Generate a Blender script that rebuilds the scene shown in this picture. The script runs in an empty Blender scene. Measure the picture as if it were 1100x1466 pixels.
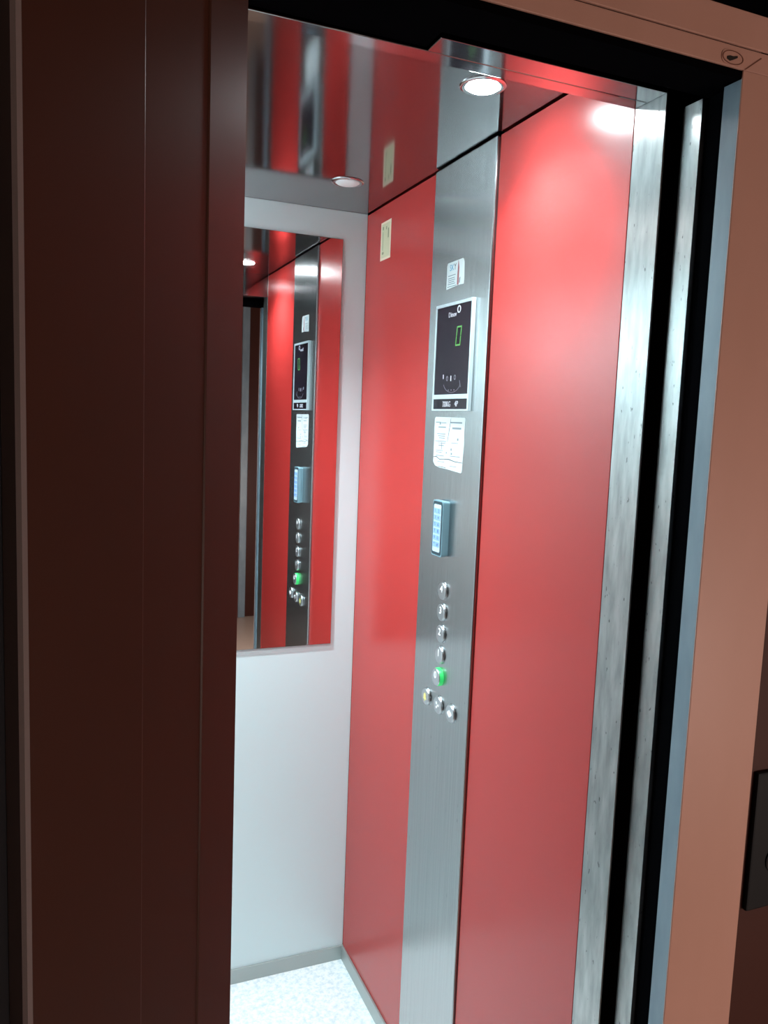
import bpy, bmesh, math, random
from mathutils import Matrix, Vector
random.seed(4)
S = bpy.context.scene
COL = S.collection

# ------------------------------------------------------------------ camera, world, light
CAM = Vector((-0.7941, -0.9381, 1.5935))
cam_d = bpy.data.cameras.new('camera')
cam = bpy.data.objects.new('camera', cam_d); COL.objects.link(cam)
rr = Vector((0.9234, -0.3820, 0.0383)).normalized()
ff = Vector((0.3838, 0.9166, -0.1118)).normalized()
uu = rr.cross(ff).normalized(); rr = ff.cross(uu).normalized()
mw = Matrix.Identity(4)
for i in range(3):
    mw[i][0] = rr[i]; mw[i][1] = uu[i]; mw[i][2] = -ff[i]; mw[i][3] = CAM[i]
cam.matrix_world = mw
cam_d.sensor_fit = 'VERTICAL'; cam_d.sensor_height = 24.0; cam_d.sensor_width = 18.0
cam_d.lens = 18.806
cam_d.clip_start = 0.01
S.camera = cam

world = bpy.data.worlds.new('world'); S.world = world
world.use_nodes = True
world.node_tree.nodes['Background'].inputs[0].default_value = (0.9, 0.75, 0.65, 1)
world.node_tree.nodes['Background'].inputs[1].default_value = 0.02
S.view_settings.view_transform = 'Standard'
S.view_settings.look = 'None'
S.view_settings.gamma = 1.0
S.view_settings.use_curve_mapping = False
S.view_settings.exposure = 0.0

DOWNLIGHT_W = (38.0, 132.0)   # door corner, mirror corner
DOWNLIGHT_COL = (0.78, 0.95, 1.0)
LANDING_W = 37.0
LANDING_POS = (0.66, -1.55, 0.95)

# ------------------------------------------------------------------ dimensions (metres)
D = 1.1494          # depth of the car, front edge Y=0, back wall Y=D
H = 2.1451          # car ceiling
ZL = 2.0608         # underside of the car lintel
Y0 = 0.0666         # rear edge of the front return
YC1, YC2 = 0.7235, 0.4585   # control column
XLW = -0.835        # left car wall
FY = -0.120         # face of landing frame
FX = 0.0155         # inner edge of right jamb
FXL = -0.635        # inner edge of left jamb

# ------------------------------------------------------------------ materials
def mat(name, col, rough=0.5, metal=0.0, emit=None, estr=0.0, aniso=0.0, coat=0.0, spec=0.5):
    m = bpy.data.materials.new(name); m.use_nodes = True
    b = m.node_tree.nodes['Principled BSDF']
    b.inputs['Base Color'].default_value = (*col, 1)
    b.inputs['Roughness'].default_value = rough
    b.inputs['Metallic'].default_value = metal
    b.inputs['Specular IOR Level'].default_value = spec
    b.inputs['Coat Weight'].default_value = coat
    if emit:
        b.inputs['Emission Color'].default_value = (*emit, 1)
        b.inputs['Emission Strength'].default_value = estr
    if aniso:
        b.inputs['Anisotropic'].default_value = aniso
        t = m.node_tree.nodes.new('ShaderNodeTangent'); t.direction_type = 'RADIAL'; t.axis = 'Z'
        m.node_tree.links.new(t.outputs[0], b.inputs['Tangent'])
    return m

def nodes(m):
    nt = m.node_tree
    return nt, nt.nodes['Principled BSDF']

def noise_to(m, scale, sock, lo, hi, detail=4.0, rough=0.55, nscale=1.0, band=(0.35, 0.65)):
    """object-space noise stretched by `scale` driving a float or colour socket"""
    nt, b = nodes(m)
    tc = nt.nodes.new('ShaderNodeTexCoord'); mp = nt.nodes.new('ShaderNodeMapping')
    mp.inputs['Scale'].default_value = scale
    n = nt.nodes.new('ShaderNodeTexNoise'); n.inputs['Scale'].default_value = nscale
    n.inputs['Detail'].default_value = detail; n.inputs['Roughness'].default_value = rough
    nt.links.new(tc.outputs['Object'], mp.inputs[0]); nt.links.new(mp.outputs[0], n.inputs[0])
    r = nt.nodes.new('ShaderNodeValToRGB')
    e = r.color_ramp.elements
    e[0].position = band[0]; e[1].position = band[1]
    if isinstance(lo, (int, float)):
        lo = (lo, lo, lo); hi = (hi, hi, hi)
    e[0].color = (*lo, 1); e[1].color = (*hi, 1)
    nt.links.new(n.outputs[0], r.inputs[0])
    nt.links.new(r.outputs[0], b.inputs[sock])
    return n, r

def bump_to(m, scale, strength, dist=0.001, nscale=1.0):
    nt, b = nodes(m)
    tc = nt.nodes.new('ShaderNodeTexCoord'); mp = nt.nodes.new('ShaderNodeMapping')
    mp.inputs['Scale'].default_value = scale
    n = nt.nodes.new('ShaderNodeTexNoise'); n.inputs['Scale'].default_value = nscale
    n.inputs['Detail'].default_value = 3
    bp = nt.nodes.new('ShaderNodeBump'); bp.inputs['Strength'].default_value = strength
    bp.inputs['Distance'].default_value = dist
    nt.links.new(tc.outputs['Object'], mp.inputs[0]); nt.links.new(mp.outputs[0], n.inputs[0])
    nt.links.new(n.outputs[0], bp.inputs['Height']); nt.links.new(bp.outputs[0], b.inputs['Normal'])

M = {}
M['red'] = mat('red_laminate', (0.43, 0.030, 0.027), 0.265)
M['steel'] = mat('brushed_steel', (0.48, 0.51, 0.52), 0.27, 1.0, aniso=0.75)
noise_to(M['steel'], (220, 220, 3), 'Base Color', (0.41, 0.425, 0.43), (0.50, 0.515, 0.52), band=(0.25, 0.75))
M['scuffed'] = mat('scuffed_steel', (0.6, 0.63, 0.63), 0.33, 1.0, aniso=0.75)
noise_to(M['scuffed'], (60, 60, 12), 'Base Color', (0.29, 0.30, 0.295), (0.48, 0.49, 0.48), detail=6, band=(0.3, 0.66))
def specks(m, scale, pos, dark):
    nt, b = nodes(m)
    src = b.inputs['Base Color'].links[0].from_socket
    tc = nt.nodes.new('ShaderNodeTexCoord'); mp = nt.nodes.new('ShaderNodeMapping'); mp.inputs['Scale'].default_value = scale
    n = nt.nodes.new('ShaderNodeTexNoise'); n.inputs['Scale'].default_value = 1.0; n.inputs['Detail'].default_value = 2
    r = nt.nodes.new('ShaderNodeValToRGB'); r.color_ramp.elements[0].position = pos; r.color_ramp.elements[1].position = pos+0.05
    r.color_ramp.elements[0].color = (dark, dark, dark, 1); r.color_ramp.elements[1].color = (1, 1, 1, 1)
    mx = nt.nodes.new('ShaderNodeMix'); mx.data_type = 'RGBA'; mx.blend_type = 'MULTIPLY'; mx.inputs[0].default_value = 1.0
    nt.links.new(tc.outputs['Object'], mp.inputs[0]); nt.links.new(mp.outputs[0], n.inputs[0]); nt.links.new(n.outputs[0], r.inputs[0])
    nt.links.new(src, mx.inputs[6]); nt.links.new(r.outputs[0], mx.inputs[7]); nt.links.new(mx.outputs[2], b.inputs['Base Color'])
specks(M['scuffed'], (150, 150, 60), 0.27, 0.35)
specks(M['steel'], (130, 130, 60), 0.235, 0.6)
M['ceil'] = mat('polished_ceiling_steel', (0.33, 0.32, 0.325), 0.09, 1.0)
M['white'] = mat('white_laminate', (0.73, 0.86, 0.88), 0.28)
M['mirror'] = mat('mirror_silver', (0.90, 0.91, 0.91), 0.012, 1.0)
M['mirror_edge'] = mat('mirror_edge', (0.25, 0.27, 0.27), 0.25)
M['base'] = mat('baseboard_metal', (0.42, 0.45, 0.44), 0.4, 0.6)
M['floor'] = mat('speckled_vinyl', (0.72, 0.76, 0.77), 0.35)
noise_to(M['floor'], (1, 1, 1), 'Base Color', (0.62, 0.70, 0.74), (0.86, 0.88, 0.87), detail=5, rough=0.75, nscale=70, band=(0.38, 0.56))
M['black'] = mat('black_shaft_paint', (0.002, 0.002, 0.0025), 0.9, spec=0.0)
M['blackbrown'] = mat('gap_shade', (0.010, 0.0065, 0.0055), 0.9, spec=0.0)  # brown-black colour stands in for shade behind the outer strip
M['salmon'] = mat('salmon_paint', (0.50, 0.27, 0.21), 0.42)
noise_to(M['salmon'], (4, 4, 1.5), 'Base Color', (0.48, 0.255, 0.195), (0.53, 0.285, 0.225))
M['groove'] = mat('salmon_groove', (0.16, 0.05, 0.03), 0.7)
M['blue'] = mat('blue_grey_paint', (0.20, 0.27, 0.32), 0.45)
noise_to(M['blue'], (20, 20, 6), 'Base Color', (0.17, 0.235, 0.285), (0.225, 0.30, 0.35))
M['brown'] = mat('brown_door_paint', (0.040, 0.0115, 0.0060), 0.42, spec=0.16)
M['brownwall'] = mat('brown_wall', (0.050, 0.012, 0.007), 0.55, spec=0.25)
M['glassdark'] = mat('dark_vision_glass', (0.018, 0.018, 0.020), 0.12)
M['gasket'] = mat('grey_gasket', (0.13, 0.10, 0.095), 0.5)
M['rubber'] = mat('rubber', (0.02, 0.02, 0.02), 0.7)
M['screen'] = mat('display_screen', (0.018, 0.014, 0.022), 0.16)
M['dframe'] = mat('display_frame', (0.62, 0.72, 0.76), 0.3, 0.25)
M['seg'] = mat('green_segment', (0.05, 0.2, 0.04), 0.4, emit=(0.16, 0.55, 0.10), estr=0.35)
M['print'] = mat('pale_print_and_marks', (0.62, 0.60, 0.66), 0.5)
M['faintmark'] = mat('faint_mark', (0.16, 0.15, 0.18), 0.5)
M['paper'] = mat('white_paper', (0.64, 0.69, 0.70), 0.7, spec=0.2)
M['cyan'] = mat('cyan_print', (0.05, 0.30, 0.48), 0.5)
M['ink'] = mat('grey_ink', (0.20, 0.24, 0.27), 0.7)
M['inkdark'] = mat('dark_ink', (0.05, 0.06, 0.08), 0.7)
M['redprint'] = mat('dark_red_print', (0.28, 0.07, 0.08), 0.5)
M['cream'] = mat('cream_plate', (0.63, 0.55, 0.36), 0.5)
M['creamrim'] = mat('cream_rim', (0.85, 0.66, 0.50), 0.5)
M['olive'] = mat('olive_ink', (0.20, 0.19, 0.10), 0.6)
M['pad'] = mat('keypad_shell', (0.28, 0.46, 0.54), 0.3, 0.3)
M['padrim'] = mat('keypad_rim', (0.02, 0.045, 0.06), 0.35)
M['padface'] = mat('keypad_face', (0.55, 0.68, 0.78), 0.4)
M['key'] = mat('lit_blue_key', (0.22, 0.38, 0.75), 0.4, emit=(0.30, 0.50, 1.0), estr=0.2)
M['keyink'] = mat('key_digit', (0.02, 0.04, 0.12), 0.5)
M['btn'] = mat('button_steel', (0.58, 0.60, 0.62), 0.30, 1.0)
M['btnring'] = mat('button_ring', (0.50, 0.52, 0.54), 0.16, 1.0)
M['legend'] = mat('white_legend', (0.9, 0.9, 0.92), 0.5, emit=(0.9, 0.95, 1), estr=0.25)
M['yellow'] = mat('yellow_legend', (0.75, 0.68, 0.22), 0.5)
M['green'] = mat('lit_green_ring', (0.04, 0.45, 0.12), 0.35, emit=(0.03, 0.60, 0.14), estr=0.75)
M['lens_on'] = mat('lit_lens', (1, 1, 1), 0.4, emit=(0.92, 0.98, 1.0), estr=160.0)
M['lens_off'] = mat('unlit_lens', (0.78, 0.80, 0.80), 0.35)
M['ring'] = mat('downlight_ring', (0.62, 0.61, 0.62), 0.14, 1.0)
M['plate'] = mat('call_plate', (0.007, 0.0075, 0.009), 0.5, spec=0.2)
M['callbtn'] = mat('call_button', (0.004, 0.004, 0.005), 0.35)
M['plaster'] = mat('landing_plaster', (0.55, 0.44, 0.36), 0.8)
M['tile'] = mat('landing_floor', (0.40, 0.32, 0.27), 0.35)
M['hole'] = mat('keyhole_dark', (0.010, 0.006, 0.005), 0.6)
M['lampglass'] = mat('landing_lamp_glass', (1, 0.9, 0.8), 0.4, emit=(1.0, 0.72, 0.52), estr=6.0)

# ------------------------------------------------------------------ mesh helpers
def build(name, bm, material, parent=None, origin=None, smooth=False):
    bmesh.ops.recalc_face_normals(bm, faces=bm.faces)
    me = bpy.data.meshes.new(name); bm.to_mesh(me); bm.free()
    me.materials.append(M[material] if isinstance(material, str) else material)
    if smooth:
        for p in me.polygons: p.use_smooth = True
        try: me.set_sharp_from_angle(angle=math.radians(35))
        except Exception: pass
    o = bpy.data.objects.new(name, me); COL.objects.link(o)
    o['_w'] = 0
    place(o, parent, origin)
    del o['_w']
    return o

def world_origin(o):
    v = Vector(o.location); p = o.parent
    while p: v += Vector(p.location); p = p.parent
    return v

def place(o, parent, origin):
    """meshes are built in world coordinates; move the object's origin to its centre/base"""
    me = o.data
    if origin is None:
        xs = [v.co for v in me.vertices]
        lo = [min(c[i] for c in xs) for i in range(3)]; hi = [max(c[i] for c in xs) for i in range(3)]
        origin = ((lo[0]+hi[0])/2, (lo[1]+hi[1])/2, lo[2])
    origin = Vector(origin)
    me.transform(Matrix.Translation(-origin))
    if parent is not None:
        o.parent = parent
        o.location = origin - world_origin(parent)
    else:
        o.location = origin

def box(bm, x0, x1, y0, y1, z0, z1, bev=0.0, seg=2):
    x0, x1 = min(x0, x1), max(x0, x1); y0, y1 = min(y0, y1), max(y0, y1); z0, z1 = min(z0, z1), max(z0, z1)
    r = bmesh.ops.create_cube(bm, size=1.0)
    vs = r['verts']
    for v in vs:
        v.co = Vector(((x0+x1)/2 + v.co.x*(x1-x0), (y0+y1)/2 + v.co.y*(y1-y0), (z0+z1)/2 + v.co.z*(z1-z0)))
    if bev > 0:
        es = list({e for v in vs for e in v.link_edges})
        bmesh.ops.bevel(bm, geom=es, offset=bev, segments=seg, profile=0.5, affect='EDGES')

def boxes(*bs, bev=0.0):
    bm = bmesh.new()
    for b in bs: box(bm, *b, bev=bev)
    return bm

def prism(bm, pts, axis_vec):
    """extrude a closed polygon (list of Vectors) by axis_vec"""
    a = [bm.verts.new(p) for p in pts]
    b = [bm.verts.new(Vector(p)+axis_vec) for p in pts]
    n = len(a)
    bm.faces.new(a); bm.faces.new(list(reversed(b)))
    for i in range(n):
        bm.faces.new((a[i], b[i], b[(i+1) % n], a[(i+1) % n]))

def lathe(bm, prof, frame, seg=32, cap=True):
    """prof: list of (r, h); frame(r*cos, r*sin, h) -> world"""
    rings = []
    for r, h in prof:
        if r < 1e-6: rings.append([bm.verts.new(frame(0, 0, h))])
        else: rings.append([bm.verts.new(frame(r*math.cos(2*math.pi*k/seg), r*math.sin(2*math.pi*k/seg), h)) for k in range(seg)])
    for A, B in zip(rings, rings[1:]):
        if len(A) == 1 and len(B) == 1: continue
        for k in range(seg):
            k2 = (k+1) % seg
            if len(A) == 1: bm.faces.new((A[0], B[k], B[k2]))
            elif len(B) == 1: bm.faces.new((A[k], B[0], A[k2]))
            else: bm.faces.new((A[k], B[k], B[k2], A[k2]))
    return bm

# frame on the right wall: u runs towards the door (as one reads), v up, w out of the wall
def wallR(Y, Z, X=0.0):
    return lambda u, v, w: Vector((X - w, Y - u, Z + v))

def empty(name, loc, parent=None):
    o = bpy.data.objects.new(name, None); COL.objects.link(o); o.empty_display_size = 0.05
    if parent: o.parent = parent; o.location = Vector(loc) - world_origin(parent)
    else: o.location = loc
    return o

def tag(o, label, cat, group=None, kind=None):
    o['label'] = label; o['category'] = cat
    if group: o['group'] = group
    if kind: o['kind'] = kind
    return o

def text_bm(body, size, frame, depth=0.0004, shear=0.0, sx=1.0, align='CENTER'):
    cu = bpy.data.curves.new('txt', 'FONT'); cu.body = body; cu.size = size
    cu.align_x = align; cu.align_y = 'CENTER'; cu.extrude = 0.0; cu.shear = shear; cu.resolution_u = 3
    ob = bpy.data.objects.new('txt', cu); COL.objects.link(ob)
    dg = bpy.context.evaluated_depsgraph_get()
    me = bpy.data.meshes.new_from_object(ob.evaluated_get(dg))
    bm = bmesh.new(); bm.from_mesh(me)
    ext = bmesh.ops.extrude_face_region(bm, geom=list(bm.faces))
    for v in [g for g in ext['geom'] if isinstance(g, bmesh.types.BMVert)]: v.co.z += depth
    for v in bm.verts: v.co = frame(v.co.x*sx, v.co.y, v.co.z)
    bpy.data.objects.remove(ob); bpy.data.meshes.remove(me); bpy.data.curves.remove(cu)
    return bm

def ring_bm(bm, frame, ro, ri, w0, w1, seg=28, a0=0.0, a1=2*math.pi, sy=1.0):
    full = abs(a1-a0-2*math.pi) < 1e-4
    n = seg if full else seg+1
    L = []
    for k in range(n):
        a = a0+(a1-a0)*k/seg
        c, s = math.cos(a), math.sin(a)*sy
        L.append([bm.verts.new(frame(r*c, r*s, w)) for r, w in ((ro, w0), (ro, w1), (ri, w1), (ri, w0))])
    for k in range(n if full else n-1):
        A, B = L[k], L[(k+1) % n]
        for j in range(4):
            bm.faces.new((A[j], B[j], B[(j+1) % 4], A[(j+1) % 4]))
    if not full:
        bm.faces.new(L[0]); bm.faces.new(list(reversed(L[-1])))
    return bm

def roundrect(w, h, r, seg=5):
    pts = []
    for cx, cy, a in ((w/2-r, h/2-r, 0), (-w/2+r, h/2-r, 90), (-w/2+r, -h/2+r, 180), (w/2-r, -h/2+r, 270)):
        for k in range(seg+1):
            t = math.radians(a+90*k/seg); pts.append((cx+r*math.cos(t), cy+r*math.sin(t)))
    return pts

def plate_bm(frame, pts, w0, w1):
    bm = bmesh.new()
    a = [bm.verts.new(frame(u, v, w0)) for u, v in pts]; b = [bm.verts.new(frame(u, v, w1)) for u, v in pts]
    n = len(pts)
    bm.faces.new(a); bm.faces.new(list(reversed(b)))
    for i in range(n): bm.faces.new((a[i], b[i], b[(i+1) % n], a[(i+1) % n]))
    return bm

# ------------------------------------------------------------------ the car: floor, ceiling, walls
ZW = H-0.0032        # walls stop short of the ceiling: dark shadow gap
tag(build('floor', boxes((XLW, 0.0, -0.01, D, -0.03, 0.0)), 'floor'),
    'pale blue-grey speckled vinyl floor of the lift car', 'floor', kind='structure')
tag(build('ceiling', boxes((XLW-0.02, 0.02, 0.0, D+0.02, H, H+0.02)), 'ceil'),
    'polished steel lift ceiling mirroring the walls', 'ceiling', kind='structure')

wr = tag(empty('wall_right', (0, 0.6, 0)), 'red laminate side wall of the lift car around the steel control column', 'wall', kind='structure')
build('backing', boxes((0.012, 0.03, Y0-0.02, D+0.01, 0, H)), 'black', wr)
build('red_panel', boxes((0.0, 0.012, Y0, YC2-0.004, 0, ZW), bev=0.001), 'red', wr)
build('red_panel', boxes((0.0, 0.012, YC1+0.001, D, 0, ZW), bev=0.001), 'red', wr)

wb = tag(empty('wall_back', (-0.42, D, 0)), 'glossy white back wall of the lift car behind the tall mirror', 'wall', kind='structure')
build('backing', boxes((XLW, 0.012, D+0.010, D+0.025, 0, H)), 'black', wb)
build('white_panel', boxes((XLW, 0.0, D, D+0.010, 0, H), bev=0.001), 'white', wb)

wl = tag(empty('wall_left', (XLW, 0.6, 0)), 'white laminate wall facing the steel control column', 'wall', kind='structure')
build('backing', boxes((XLW-0.03, XLW-0.012, -0.0, D+0.01, 0, H)), 'black', wl)
build('white_panel', boxes((XLW-0.012, XLW, Y0, 0.592, 0, H), bev=0.001), 'white', wl)
build('white_panel', boxes((XLW-0.012, XLW, 0.594, D, 0, H), bev=0.001), 'white', wl)

def baseboard(name, b, label):
    return tag(build(name, boxes(b, bev=0.0012), 'base'), label, 'baseboard', kind='structure')
baseboard('baseboard_back', (XLW, 0.0, D-0.006, D, 0.0, 0.043), 'grey metal baseboard under the white back wall')
baseboard('baseboard_right', (-0.006, 0.0, YC1+0.002, D-0.006, 0.0, 0.043), 'grey metal baseboard under the red panel in the car corner')

# front return of the car (jambs and lintel)
t = tag(empty('trim_1', (0.0, 0.03, 0)), 'scuffed steel front return edging the lift car doorway beside the red panel', 'door trim', kind='structure')
build('return_strip', boxes((0.0, 0.003, 0.0, Y0-0.001, 0, H), bev=0.0006), 'scuffed', t)
bm = bmesh.new()
prism(bm, [Vector((x, y, 0)) for x, y in [(0.030, -0.050), (0.018, -0.050), (0.018, -0.020)] + [(0.030-0.012*math.cos(a), -0.020+0.012*math.sin(a)) for a in [math.radians(q) for q in range(15, 91, 15)]]], Vector((0, 0, 2.04)))
build('outer_strip', bm, 'scuffed', t, smooth=True)  # rear edge rounded to imitate the soft edge of the shadow
t = tag(empty('trim_2', (-0.42, 0.03, ZL)), 'steel lintel over the lift car doorway, below the ceiling', 'lintel', kind='structure')
build('rear_rail', boxes((XLW, 0.0, 0.040, Y0, ZL, H), bev=0.0012), 'ceil', t)
build('front_plate', boxes((-0.350, 0.0, 0.0, 0.039, ZL, H), bev=0.001), 'ceil', t)
build('track_cover', boxes((XLW, -0.352, -0.02, 0.0385, ZL+0.004, H)), 'black', t)
t = tag(empty('trim_3', (-0.74, 0.03, 0)), 'steel front return edging the lift car doorway behind the open brown door', 'door trim', kind='structure')
build('return_strip', boxes((XLW, -0.645, 0.0, Y0, 0, ZL), bev=0.0012), 'scuffed', t)

# dark landing rebate and shaft gap
t = tag(empty('trim_4', (0.03, -0.07, 0)), 'black painted rebate between the lift car and the landing frame', 'door rebate', kind='structure')
build('side_rebate', boxes((0.045, 0.060, -0.118, 0.30, 0, 2.30)), 'black', t)
build('stop', boxes((0.024, 0.045, -0.089, -0.052, 0, 2.04)), 'black', t)
build('shade_lining', boxes((0.0305, 0.045, -0.050, 0.06, 0, 2.04)), 'blackbrown', t)  # dark strip put in for the shadow beside the return strip
build('head_rebate', boxes((FXL-0.02, 0.045, -0.117, -0.054, 2.0404, 2.16)), 'black', t)
build('head_gap', boxes((FXL-0.25, 0.060, -0.118, 0.0, 2.16, 2.30)), 'black', t)
build('side_rebate', boxes((FXL-0.030, FXL-0.012, -0.118, -0.002, 0, 2.16)), 'black', t)
build('sill', boxes((FXL-0.02, 0.045, -0.118, -0.011, -0.03, 0.0)), 'steel', t)

# landing frame, salmon
t = tag(empty('door_frame', (-0.31, FY, 0)), 'salmon painted steel frame around the lift landing doorway', 'door frame', kind='structure')
build('jamb', boxes((FX, 0.1430, FY, FY+0.0025, 0, 2.0503), bev=0.0010), 'salmon', t)
build('jamb', boxes((FXL-0.125, FXL, FY, FY+0.020, 0, 2.0500), bev=0.0012), 'salmon', t)
build('header_lip', boxes((FXL-0.125, 0.1430, FY, FY+0.020, 2.0504, 2.0758), bev=0.001), 'salmon', t)
build('header', boxes((FXL-0.125, 0.1430, FY, FY+0.020, 2.0778, 2.1195), bev=0.001), 'salmon', t)
build('groove', boxes((FXL-0.120, 0.138, FY+0.0030, FY+0.018, 2.052, 2.09)), 'groove', t)
build('reveal', boxes((FX+0.0006, 0.024, FY+0.0027, -0.0892, 0, 2.0404)), 'blue', t)
# unlocking keyhole in the header lip
fk = lambda u, v, w: Vector((-0.0045+u, FY-w, 2.0605+v))
kh = build('keyhole', plate_bm(fk, roundrect(0.036, 0.0165, 0.0080, 8), 0.0, 0.0010), 'salmon', t)
bm = bmesh.new(); ring_bm(bm, fk, 0.0172, 0.0158, 0.0010, 0.0016, 36, sy=0.47)
build('keyhole_rim', bm, 'groove', kh)
bm = plate_bm(fk, [(-0.0095, -0.0028), (-0.0045, -0.0046), (0.001, -0.0024), (0.0076, 0.0010), (0.0070, 0.0032), (0.001, 0.0014), (-0.005, 0.0016), (-0.0096, 0.0)], 0.0010, 0.0017)
build('key_slot', bm, 'hole', kh)
bm = plate_bm(lambda u, v, w: Vector((u, FY-w, v)), [(0.0160, 2.0508), (0.0185, 2.0508), (0.0440, 2.0690), (0.0425, 2.0700)], 0.0, 0.0003)
build('mitre_joint', bm, 'groove', t)

# landing side of the building
tag(build('wall_front', boxes((0.1432, 0.85, -0.112, -0.092, 0, 2.6), (FXL-0.125, 0.1432, -0.112, -0.1, 2.1200, 2.6), (-1.9, FXL-0.1252, -0.112, -0.092, 0, 2.6)), 'brownwall'),
    'dark brown landing wall around the salmon door frame', 'wall', kind='structure')
tag(build('floor_landing', boxes((-1.9, 0.85, -3.0, -0.118, -0.03, 0.0)), 'tile'), 'brown tiled landing floor in front of the lift', 'floor', kind='structure')
tag(build('wall_landing', boxes((0.85, 0.87, -3.0, -0.09, 0, 2.6)), 'plaster'), 'plastered side wall of the landing beyond the call plate', 'wall', kind='structure')
tag(build('wall_rear', boxes((-1.9, 0.87, -3.02, -3.0, 0, 2.6)), 'brownwall'), 'plastered landing wall facing the lift doorway', 'wall', kind='structure')
tag(build('ceiling_landing', boxes((-1.9, 0.87, -3.0, -0.09, 2.6, 2.62)), 'plaster'), 'plastered ceiling of the landing', 'ceiling', kind='structure')
tag(build('trim_5', boxes((0.575, 0.630, -3.0, -2.97, 0, 2.6), bev=0.003), 'blue'), 'grey-blue upright door trim on the landing wall facing the lift', 'door trim', kind='structure')
tag(build('trim_6', boxes((0.475, 0.573, -3.0, -2.98, 0, 2.6), bev=0.003), 'salmon'), 'salmon upright door trim on the landing wall facing the lift', 'door trim', kind='structure')
ld = bpy.data.lights.new('landing_light', 'POINT'); ld.energy = LANDING_W; ld.color = (1.0, 0.86, 0.80); ld.shadow_soft_size = 0.12
lo = bpy.data.objects.new('landing_light', ld); COL.objects.link(lo); lo.location = LANDING_POS

# ------------------------------------------------------------------ the swing landing door, open
HX, HY = -0.6190, -0.1600
TH = math.radians(130)
dl = Vector((math.cos(TH), -math.sin(TH), 0)); nl = Vector((0.766, -0.643, 0))   # along the leaf, out of its inner face
def leafP(l, h, z): return Vector((HX, HY, z)) + dl*l + nl*h
def leaf_prism(name, prof, z0, z1, material, parent, smooth=False):
    bm = bmesh.new(); prism(bm, [leafP(l, h, z0) for l, h in prof], Vector((0, 0, z1-z0)))
    return build(name, bm, material, parent, smooth=smooth)
dr = tag(empty('door_1', (HX, HY, 0.0)), 'dark brown metal swing door of the lift standing open', 'door', kind='structure')
ZD0, ZD1 = 0.012, 2.05
leaf_prism('hinge_stile', [(0, -0.040), (0, -0.006), (0.004, -0.0022), (0.0735, 0.0), (0.0755, -0.0010), (0.0755, -0.040)], ZD0, ZD1, 'brown', dr)
leaf_prism('fold_strip', [(0.0755, -0.040), (0.0755, -0.0012), (0.1640, -0.0022), (0.1660, -0.0022), (0.1660, -0.040)], ZD0, ZD1, 'brown', dr)
leaf_prism('inner_skin', [(0.1660, -0.040), (0.1660, -0.0014), (0.1668, -0.0004), (0.1682, 0.0), (0.2930, -0.003), (0.2930, -0.040)], ZD0, ZD1, 'brown', dr)
leaf_prism('outer_skin', [(0.2930, -0.040), (0.2930, -0.034), (0.3870, -0.034), (0.3870, -0.040)], ZD0, 0.45, 'brown', dr)
leaf_prism('lock_stile', [(0.3870, -0.040), (0.3870, -0.003), (0.6400, 0.0), (0.6800, -0.004), (0.6800, -0.040)], ZD0, ZD1, 'brown', dr)
leaf_prism('bottom_rail', [(0.2930, -0.034), (0.2930, -0.003), (0.3870, -0.003), (0.3870, -0.034)], ZD0, 0.45, 'brown', dr)
leaf_prism('top_rail', [(0.2930, -0.040), (0.2930, -0.003), (0.3870, -0.003), (0.3870, -0.040)], 2.0, ZD1, 'brown', dr)
vp = leaf_prism('vision_pane', [(0.2932, -0.024), (0.2932, -0.014), (0.3868, -0.014), (0.3868, -0.024)], 0.451, 1.999, 'glassdark', dr)
leaf_prism('gasket', [(0.2932, -0.0138), (0.2932, -0.0005), (0.2980, -0.0005), (0.3000, -0.0030), (0.3000, -0.0138)], 0.452, 1.998, 'gasket', vp)
leaf_prism('gasket', [(0.3868, -0.0138), (0.3868, -0.0005), (0.3790, -0.0005), (0.3765, -0.0030), (0.3765, -0.0138)], 0.452, 1.998, 'gasket', vp)
for z in (0.25, 1.05, 1.85):
    bm = bmesh.new()
    lathe(bm, [(0, 0), (0.0075, 0), (0.0075, 0.10), (0, 0.10)], lambda a, b, c, z=z: leafP(-0.002, -0.0285, z) + Vector((a, b, c)), 16)
    build('hinge', bm, 'brown', dr, smooth=True)

# ------------------------------------------------------------------ mirror
mr = tag(empty('mirror', (-0.4175, D-0.004, 0.969)), 'tall frameless wall mirror on the white back wall', 'mirror')
build('mirror_glass', boxes((-0.765, -0.0702, D-0.0052, D-0.0012, 0.9690, 2.0700)), 'mirror', mr)
build('edge', boxes((-0.766, -0.0694, D-0.0046, D-0.0004, 0.9682, 2.0708)), 'mirror_edge', mr)

# ------------------------------------------------------------------ downlights in the car ceiling
def downlight(x, y, lit, label, watt=0.0):
    r = tag(empty('downlight', (x, y, H)), label, 'downlight', 'round downlights in the lift ceiling')
    fr = lambda a, b, c: Vector((x+a, y+b, H-c))
    bm = bmesh.new()
    lathe(bm, [(0.0385, 0.0002), (0.0385, 0.0012), (0.0365, 0.0026), (0.0330, 0.0030), (0.0290, 0.0024), (0.0280, 0.0008), (0.0385, 0.0002)], fr, 40)
    build('trim_ring', bm, 'ring', r, smooth=True)
    bm = bmesh.new()
    lathe(bm, [(0.0, 0.0004), (0.0279, 0.0004), (0.0278, 0.0024), (0.0240, 0.0050), (0.0160, 0.0066), (0.0, 0.0074)], fr, 40)
    build('lens', bm, 'lens_on' if lit else 'lens_off', r, smooth=True)
    if lit:
        l = bpy.data.lights.new('downlight_beam', 'SPOT'); l.energy = watt; l.color = DOWNLIGHT_COL
        l.spot_size = math.radians(136); l.spot_blend = 0.9; l.shadow_soft_size = 0.024
        o = bpy.data.objects.new('downlight_beam', l); COL.objects.link(o)
        o.parent = r; o.location = (0, 0, -0.012)
    return r
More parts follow.
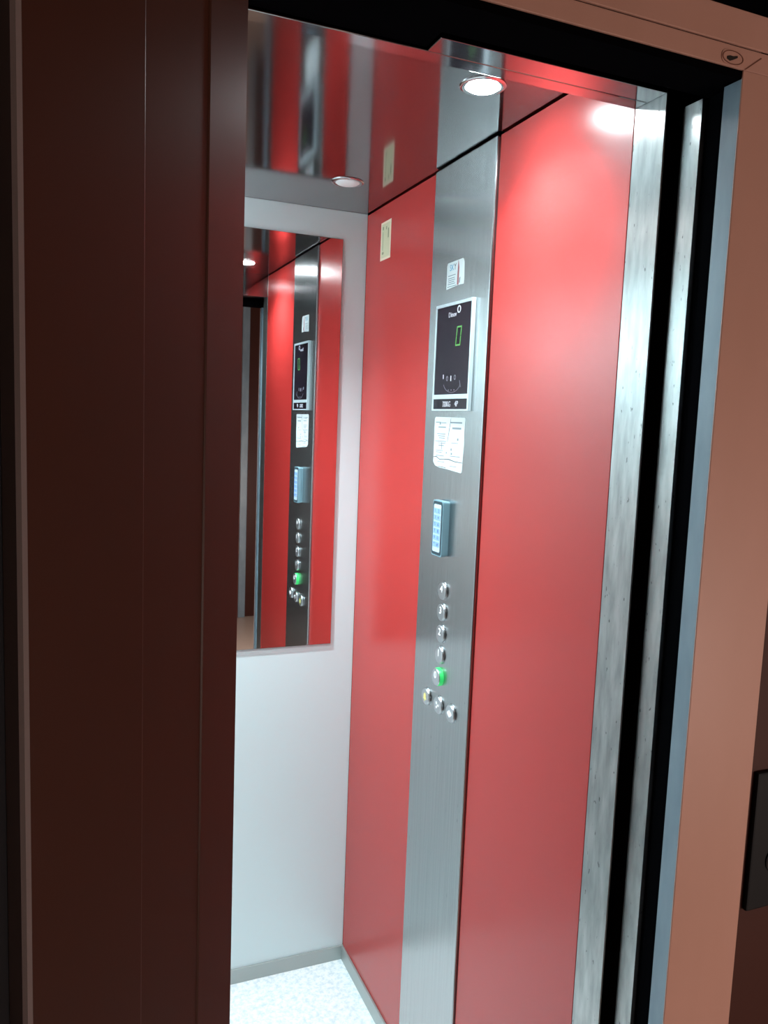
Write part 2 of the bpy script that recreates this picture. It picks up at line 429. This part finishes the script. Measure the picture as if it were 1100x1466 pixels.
downlight(-0.1355, 0.285, True, 'lit white downlight in the lift ceiling, nearest to the doorway and the red wall', DOWNLIGHT_W[0])
downlight(-0.1485, 0.900, False, 'unlit round downlight in the lift ceiling beside the white back wall')
downlight(-0.7000, 0.885, True, 'lit white downlight over the corner of the mirror wall, far from the control column', DOWNLIGHT_W[1])
downlight(-0.7000, 0.285, False, 'unlit round downlight over the doorway corner behind the brown door')

# ------------------------------------------------------------------ control column
CP = -0.0060
cp = tag(empty('control_column', (0.0, (YC1+YC2)/2, 0)), 'tall brushed steel lift control column with display and round buttons', 'control panel')
build('faceplate', boxes((CP, 0.0118, YC2, YC1, 0.0, ZW), bev=0.0028), 'steel', cp)

# display unit
dY0, dY1, dZ0, dZ1 = 0.508, 0.6735, 1.6215, 1.8470    # outer
X1 = -0.0145
du = build('display_unit', boxes((CP-0.0002, X1+0.003, dY0+0.002, dY1-0.002, dZ0+0.002, dZ1-0.002)), 'dframe', cp)
fr_y0, fr_y1 = 0.5130, 0.6685
sz = [(1.6560, 1.8405), (1.6250, 1.6465)]
build('frame', boxes((CP-0.0002, X1, dY0, fr_y0, dZ0, dZ1), (CP-0.0002, X1, fr_y1, dY1, dZ0, dZ1),
                     (CP-0.0002, X1, fr_y0, fr_y1, sz[0][1], dZ1), (CP-0.0002, X1, fr_y0, fr_y1, sz[1][1], sz[0][0]),
                     (CP-0.0002, X1, fr_y0, fr_y1, dZ0, sz[1][0]), bev=0.0006), 'dframe', du)
XS = X1+0.0015
for z0, z1 in sz:
    build('screen', boxes((XS, XS+0.0013, fr_y0, fr_y1, z0, z1)), 'screen', du)
f = wallR(0.596, 1.8215, XS)
build('lettering', text_bm('Dinov', 0.0150, f, sx=1.0), 'print', du)
bm = bmesh.new(); ring_bm(bm, wallR(0.5675, 1.8300, XS), 0.0078, 0.0050, 0, 0.0004)
build('logo_ring', bm, 'print', du)
# green seven-segment 0, slanted
f = wallR(0.5645, 1.7755, XS)
def seg(pts): return plate_bm(f, pts, 0.0, 0.0006)
sh = 0.12
def P2(u, v): return (u+sh*v, v)
w2, h2, tk = 0.0105, 0.0200, 0.0030
segs = []
for pts in ([(-w2, h2), (w2, h2), (w2-tk, h2-tk), (-w2+tk, h2-tk)], [(-w2, -h2), (w2, -h2), (w2-tk, -h2+tk), (-w2+tk, -h2+tk)],
            [(w2, h2-0.0008), (w2, 0.0006), (w2-tk*0.8, 0.0006), (w2-tk*0.8, h2-tk-0.0004)], [(w2, -h2+0.0008), (w2, -0.0006), (w2-tk*0.8, -0.0006), (w2-tk*0.8, -h2+tk+0.0004)],
            [(-w2, h2-0.0008), (-w2, 0.0006), (-w2+tk*0.8, 0.0006), (-w2+tk*0.8, h2-tk-0.0004)], [(-w2, -h2+0.0008), (-w2, -0.0006), (-w2+tk*0.8, -0.0006), (-w2+tk*0.8, -h2+tk+0.0004)]):
    build('digit_segment', seg([P2(*q) for q in pts]), 'seg', du)
build('lettering', text_bm('320KG', 0.0165, wallR(0.606, 1.6352, XS), sx=0.78), 'print', du)
build('lettering', text_bm('4P', 0.0165, wallR(0.561, 1.6357, XS), sx=0.9), 'print', du)
for y, z, u_, v_ in ((0.6262, 1.6940, 0.0016, 0.0045), (0.5905, 1.6895, 0.0018, 0.0055)):  # pale and faint grey marks low on the main screen
    build('mark', plate_bm(wallR(y, z, XS), [(-u_, -v_), (u_, -v_), (u_*0.6, v_), (-u_, v_)], 0, 0.0004), 'print', du)
for y, z in ((0.608, 1.6895), (0.5725, 1.6910)):
    bm = bmesh.new(); ring_bm(bm, wallR(y, z, XS), 0.0040, 0.0026, 0, 0.0004, sy=1.35); build('mark', bm, 'faintmark', du)
bm = bmesh.new(); ring_bm(bm, wallR(0.585, 1.6830, XS), 0.0400, 0.0388, 0, 0.0004, a0=math.radians(195), a1=math.radians(345), sy=0.58); build('mark', bm, 'faintmark', du)
for k in range(3):
    bm = bmesh.new(); lathe(bm, [(0.0016, 0), (0.0016, 0.0004), (0, 0.0004)], wallR(0.600-0.013*k, 1.6650, XS), 10); build('mark', bm, 'faintmark', du)
build('mark', plate_bm(wallR(0.549, 1.677, XS), [(-0.003, 0.007), (-0.0015, 0.007), (0.004, -0.007), (0.0025, -0.007)], 0, 0.0004), 'faintmark', du)

# push buttons
def push_button(y, z, legend, r=0.0195, lit=False, lcol='legend', braille=True, proud=0.0060):
    f = wallR(y, z, CP)
    bm = bmesh.new()
    base_w = proud-0.0022 if lit else 0.0
    lathe(bm, [(0.0, proud), (r*0.84, proud), (r*0.85, proud), (r*0.93, proud-0.0006), (r*0.98, proud-0.0020), (r*0.98, base_w)], f, 40)
    b = build('push_button', bm, 'btn', cp, smooth=True)
    bm = bmesh.new()
    if lit: lathe(bm, [(0.0, proud-0.0023), (r*0.97, proud-0.0023), (r*1.02, proud-0.0040), (r*1.04, -0.0002), (0.0, -0.0002)], f, 40)
    else: ring_bm(bm, f, r*1.05, r*0.985, -0.0002, 0.0022, 40)
    build('halo' if lit else 'collar', bm, 'green' if lit else 'btnring', b, smooth=lit)
    fl = wallR(y, z, CP-proud)
    if legend == 'bell':
        pts = [(-0.0085, -0.006), (0.0085, -0.006), (0.0060, -0.003), (0.0055, 0.003), (0.0030, 0.0070), (0.0, 0.0080), (-0.0030, 0.0070), (-0.0055, 0.003), (-0.0060, -0.003)]
        build('legend', plate_bm(fl, pts, 0, 0.0005), lcol, b)
        bm = bmesh.new(); lathe(bm, [(0.0022, 0), (0.0022, 0.0005), (0, 0.0005)], wallR(y, z-0.0085, CP-proud), 12); build('legend', bm, lcol, b)
    elif legend == 'fan':
        for k in range(3):
            a = k*2*math.pi/3
            pts = [(0.0085*math.cos(a+t)*s_, 0.0085*math.sin(a+t)*s_) for t, s_ in ((0, 0.15), (-0.35, 0.8), (0, 1.0), (0.45, 0.9), (0.6, 0.5))]
            build('legend', plate_bm(fl, pts, 0, 0.0005), lcol, b)
    elif legend == 'open':
        for s_ in (-1, 1):
            build('legend', plate_bm(fl, [(s_*0.0020, -0.0075), (s_*0.0020, 0.0075), (s_*0.0005, 0.0075), (s_*0.0005, -0.0075)], 0, 0.0005), lcol, b)
            build('legend', plate_bm(fl, [(s_*0.0040, -0.006), (s_*0.0040, 0.006), (s_*0.0105, 0.0)], 0, 0.0005), lcol, b)
    else:
        build('legend', text_bm(legend, 0.0215, wallR(y, z+0.0040, CP-proud), depth=0.0005, sx=1.15), lcol, b)
    if braille:
        bm = bmesh.new()
        dots = {'4': [(0, 0), (1, 0), (1, 1)], '3': [(0, 0), (1, 0)], '2': [(0, 0), (0, 1)], '1': [(0, 0)], '0': [(1, 0), (0, 1), (1, 1)]}.get(legend, [(0, 0), (1, 1)])
        for du_, dv_ in [(-2, 1), (-1, 0), (-1, 1), (-2, 2)] + dots:
            fd = wallR(y-0.0028*du_, z-0.0085-0.0026*dv_, CP-proud)
            lathe(bm, [(0.0009, 0), (0.0007, 0.0005), (0, 0.0006)], fd, 8)
        o = build('braille_dots', bm, 'btn', b); o['kind'] = 'stuff'
    return b
for y, z, s_ in ((0.5905, 1.2330, '4'), (0.5905, 1.1855, '3'), (0.5905, 1.1380, '2'), (0.5905, 1.0905, '1')):
    push_button(y, z, s_)
push_button(0.5905, 1.0415, '0', lit=True, proud=0.0115)
push_button(0.6480, 0.9775, 'bell', lcol='yellow', braille=False)
push_button(0.5860, 0.9785, 'fan', braille=False)
push_button(0.5270, 0.9800, 'open', braille=False)

# ------------------------------------------------------------------ keypad on the column
KY0, KY1, KZ0, KZ1, KX = 0.5785, 0.6270, 1.3090, 1.4300, -0.0230
kp = tag(empty('access_keypad', (CP, (KY0+KY1)/2, KZ0)), 'slim blue-grey access keypad with lit blue keys on the steel column', 'keypad')
fk = wallR((KY0+KY1)/2, (KZ0+KZ1)/2, CP-0.0002)
kw, kh_ = KY1-KY0, KZ1-KZ0; kd = (CP-0.0002)-KX
build('back_box', plate_bm(fk, roundrect(kw-0.003, kh_-0.003, 0.005), 0, kd*0.42), 'pad', kp)
build('shell', plate_bm(fk, roundrect(kw, kh_, 0.006), kd*0.42, kd), 'pad', kp)
build('rim', plate_bm(fk, roundrect(kw-0.004, kh_-0.005, 0.006), kd, kd+0.0006), 'padrim', kp)
fp = build('face', plate_bm(fk, roundrect(kw-0.014, kh_-0.018, 0.004), kd+0.0006, kd+0.0012), 'padface', kp)
keys = [['1', '2'], ['3', '4'], ['5', '6'], ['7', '8'], ['9', '0'], ['*', '#']]
for r_, row in enumerate(keys):
    for c_, s_ in enumerate(row):
        u = (c_-0.5)*0.0155; v = 0.0375-r_*0.0145
        fk2 = lambda a, b, c, u=u, v=v: fk(u+a, v+b, kd+0.0012+c)
        k = build('key', plate_bm(fk2, roundrect(0.0138, 0.0120, 0.002, 3), 0, 0.0010), 'key', kp)
        build('key_digit', text_bm(s_, 0.0105, lambda a, b, c, fk2=fk2: fk2(a, b, c+0.0010), depth=0.0002), 'keyink', k)

# ------------------------------------------------------------------ papers and plates stuck on
def sheet(pts, y, z, material, name, label, cat, X=CP, th=0.0005):
    r = tag(empty(name, (X, y, z)), label, cat)
    f = wallR(y, z, X-0.0001)
    build('sheet', plate_bm(f, pts, 0, th), material, r)
    return r, wallR(y, z, X-0.0001-th)
def strip(parent, f, u, v, w, h, m, name='print_line', skew=0.0):
    return build(name, plate_bm(f, [(u-w/2, v-h/2), (u+w/2, v-h/2), (u+w/2+skew, v+h/2), (u-w/2+skew, v+h/2)], 0, 0.0002), m, parent)

# small card with SKY
YCc, ZCc = 0.6010, 1.9080
r, f = sheet([(-0.0435, -0.029), (0.004, -0.026), (0.008, -0.0255), (0.0340, -0.0265), (0.0350, -0.016), (0.0335, 0.018), (0.0300, 0.0240), (0.0270, 0.0262), (-0.0400, 0.0255), (-0.0435, 0.021)],
             YCc, ZCc, 'paper', 'sticker', 'small torn white card with blue SKY print, above the display', 'sticker')
build('lettering', text_bm('SK', 0.0185, lambda a, b, c: f(a-0.021, b+0.0135, c), depth=0.0002, sx=0.95), 'cyan', r)
build('lettering', text_bm('Y', 0.0185, lambda a, b, c: f(a-0.006, b+0.0135, c), depth=0.0002, sx=0.9), 'inkdark', r)
build('torn_strip', plate_bm(f, [(0.005, -0.025), (0.0125, -0.025), (0.0130, 0.010), (0.0085, 0.025), (0.0075, 0.025), (0.0055, 0.0)], 0, 0.0002), 'redprint', r)
build('print_block', plate_bm(f, [(0.0135, -0.022), (0.018, -0.022), (0.0195, -0.010), (0.0145, -0.012)], 0, 0.0002), 'ink', r)
for k, (wd, vv) in enumerate(((0.034, -0.002), (0.030, -0.0075), (0.032, -0.0115), (0.028, -0.0155), (0.033, -0.0195), (0.040, -0.0245))):
    strip(r, f, -0.020-(0.034-wd)/4, vv, wd, 0.0016, 'ink')

# notice sheet below the display
YN, ZN = 0.5985, 1.5520
r, f = sheet([(-0.0720, -0.042), (-0.062, -0.0500), (-0.040, -0.0535), (-0.010, -0.0545), (0.060, -0.0590), (0.0640, -0.0550), (0.0655, -0.030), (0.0680, 0.0), (0.0665, 0.0250), (0.0690, 0.0530), (0.0640, 0.0560), (0.0, 0.0560), (-0.0680, 0.0565), (-0.0730, 0.0520), (-0.0720, 0.010)],
             YN, ZN, 'paper', 'notice', 'creased white paper notice with grey print stuck below the display', 'notice')
for u, v, w, h in ((-0.058, 0.045, 0.018, 0.002), (-0.045, 0.043, 0.006, 0.006), (-0.028, 0.044, 0.024, 0.0016), (0.030, 0.045, 0.052, 0.003), (-0.035, 0.0345, 0.036, 0.0026), (0.033, 0.033, 0.040, 0.004),
                   (-0.038, 0.020, 0.040, 0.0018), (-0.036, 0.0155, 0.034, 0.0018), (-0.034, 0.011, 0.028, 0.0018), (-0.040, 0.004, 0.052, 0.0016), (-0.034, 0.0, 0.036, 0.0014), (-0.036, -0.005, 0.026, 0.002),
                   (-0.044, -0.016, 0.034, 0.0014), (-0.046, -0.020, 0.028, 0.0014), (-0.040, -0.0275, 0.038, 0.0016), (0.040, 0.010, 0.006, 0.005), (0.026, 0.002, 0.030, 0.0012), (0.012, -0.012, 0.005, 0.005),
                   (0.014, -0.021, 0.006, 0.004), (-0.010, -0.020, 0.004, 0.004), (0.030, -0.026, 0.046, 0.0014), (0.024, -0.0475, 0.030, 0.0012), (-0.034, -0.0405, 0.034, 0.0012)):
    strip(r, f, u, v, w, h, 'ink')
for pts in ([(-0.0715, -0.0310), (-0.058, -0.0290), (-0.042, -0.0345), (-0.020, -0.0335), (0.004, -0.0325), (0.030, -0.0360), (0.065, -0.0370), (0.065, -0.0382), (0.030, -0.0375), (0.004, -0.0345), (-0.022, -0.0350), (-0.042, -0.0362), (-0.058, -0.0310), (-0.0715, -0.0322)],
            [(0.0045, 0.0540), (0.0058, 0.0540), (0.0010, 0.032), (-0.0065, 0.004), (-0.0078, 0.004), (-0.0010, 0.032)],
            [(-0.046, -0.0505), (-0.010, -0.0515), (-0.010, -0.0528), (-0.046, -0.0518)],
            [(-0.0345, 0.002), (-0.0330, 0.002), (-0.0330, -0.014), (-0.0345, -0.014)]):
    build('crease', plate_bm(f, pts, 0, 0.0002), 'inkdark', r)

# cream plate on the far red panel
YP, ZP = 1.0150, 2.0525
r, f = sheet([(-0.0330, -0.0475), (0.0330, -0.0475), (0.0330, 0.0475), (-0.0330, 0.0475)], YP, ZP, 'creamrim', 'sticker', 'cream information sticker on the red panel near the ceiling', 'sticker', X=0.0)
build('inset', plate_bm(f, [(-0.027, -0.042), (0.027, -0.042), (0.027, 0.042), (-0.027, 0.042)], 0, 0.0002), 'cream', r)
f2 = lambda a, b, c: f(a, b, c+0.0002)
for u, v, w, h in ((-0.018, 0.0, 0.0020, 0.046), (0.017, 0.016, 0.005, 0.024), (0.004, 0.030, 0.004, 0.008), (-0.018, 0.032, 0.006, 0.008), (-0.016, -0.030, 0.010, 0.006)):
    strip(r, f2, u, v, w, h, 'olive', 'print_block')

# ------------------------------------------------------------------ call plate on the landing wall
ca = tag(empty('call_plate', (0.215, -0.112, 0.89)), 'dark grey lift call plate on the brown landing wall', 'call panel')
build('plate', boxes((0.1560, 0.276, -0.121, -0.1122, 0.890, 1.105), bev=0.003), 'plate', ca)
for z in (1.065, 0.965):
    fc = lambda u, v, w, z=z: Vector((0.205+u, -0.121-w, z+v))
    bm = bmesh.new(); lathe(bm, [(0.020, 0), (0.020, 0.002), (0.017, 0.004), (0, 0.0045)], fc, 28)
    build('call_button', bm, 'callbtn', ca, smooth=True)
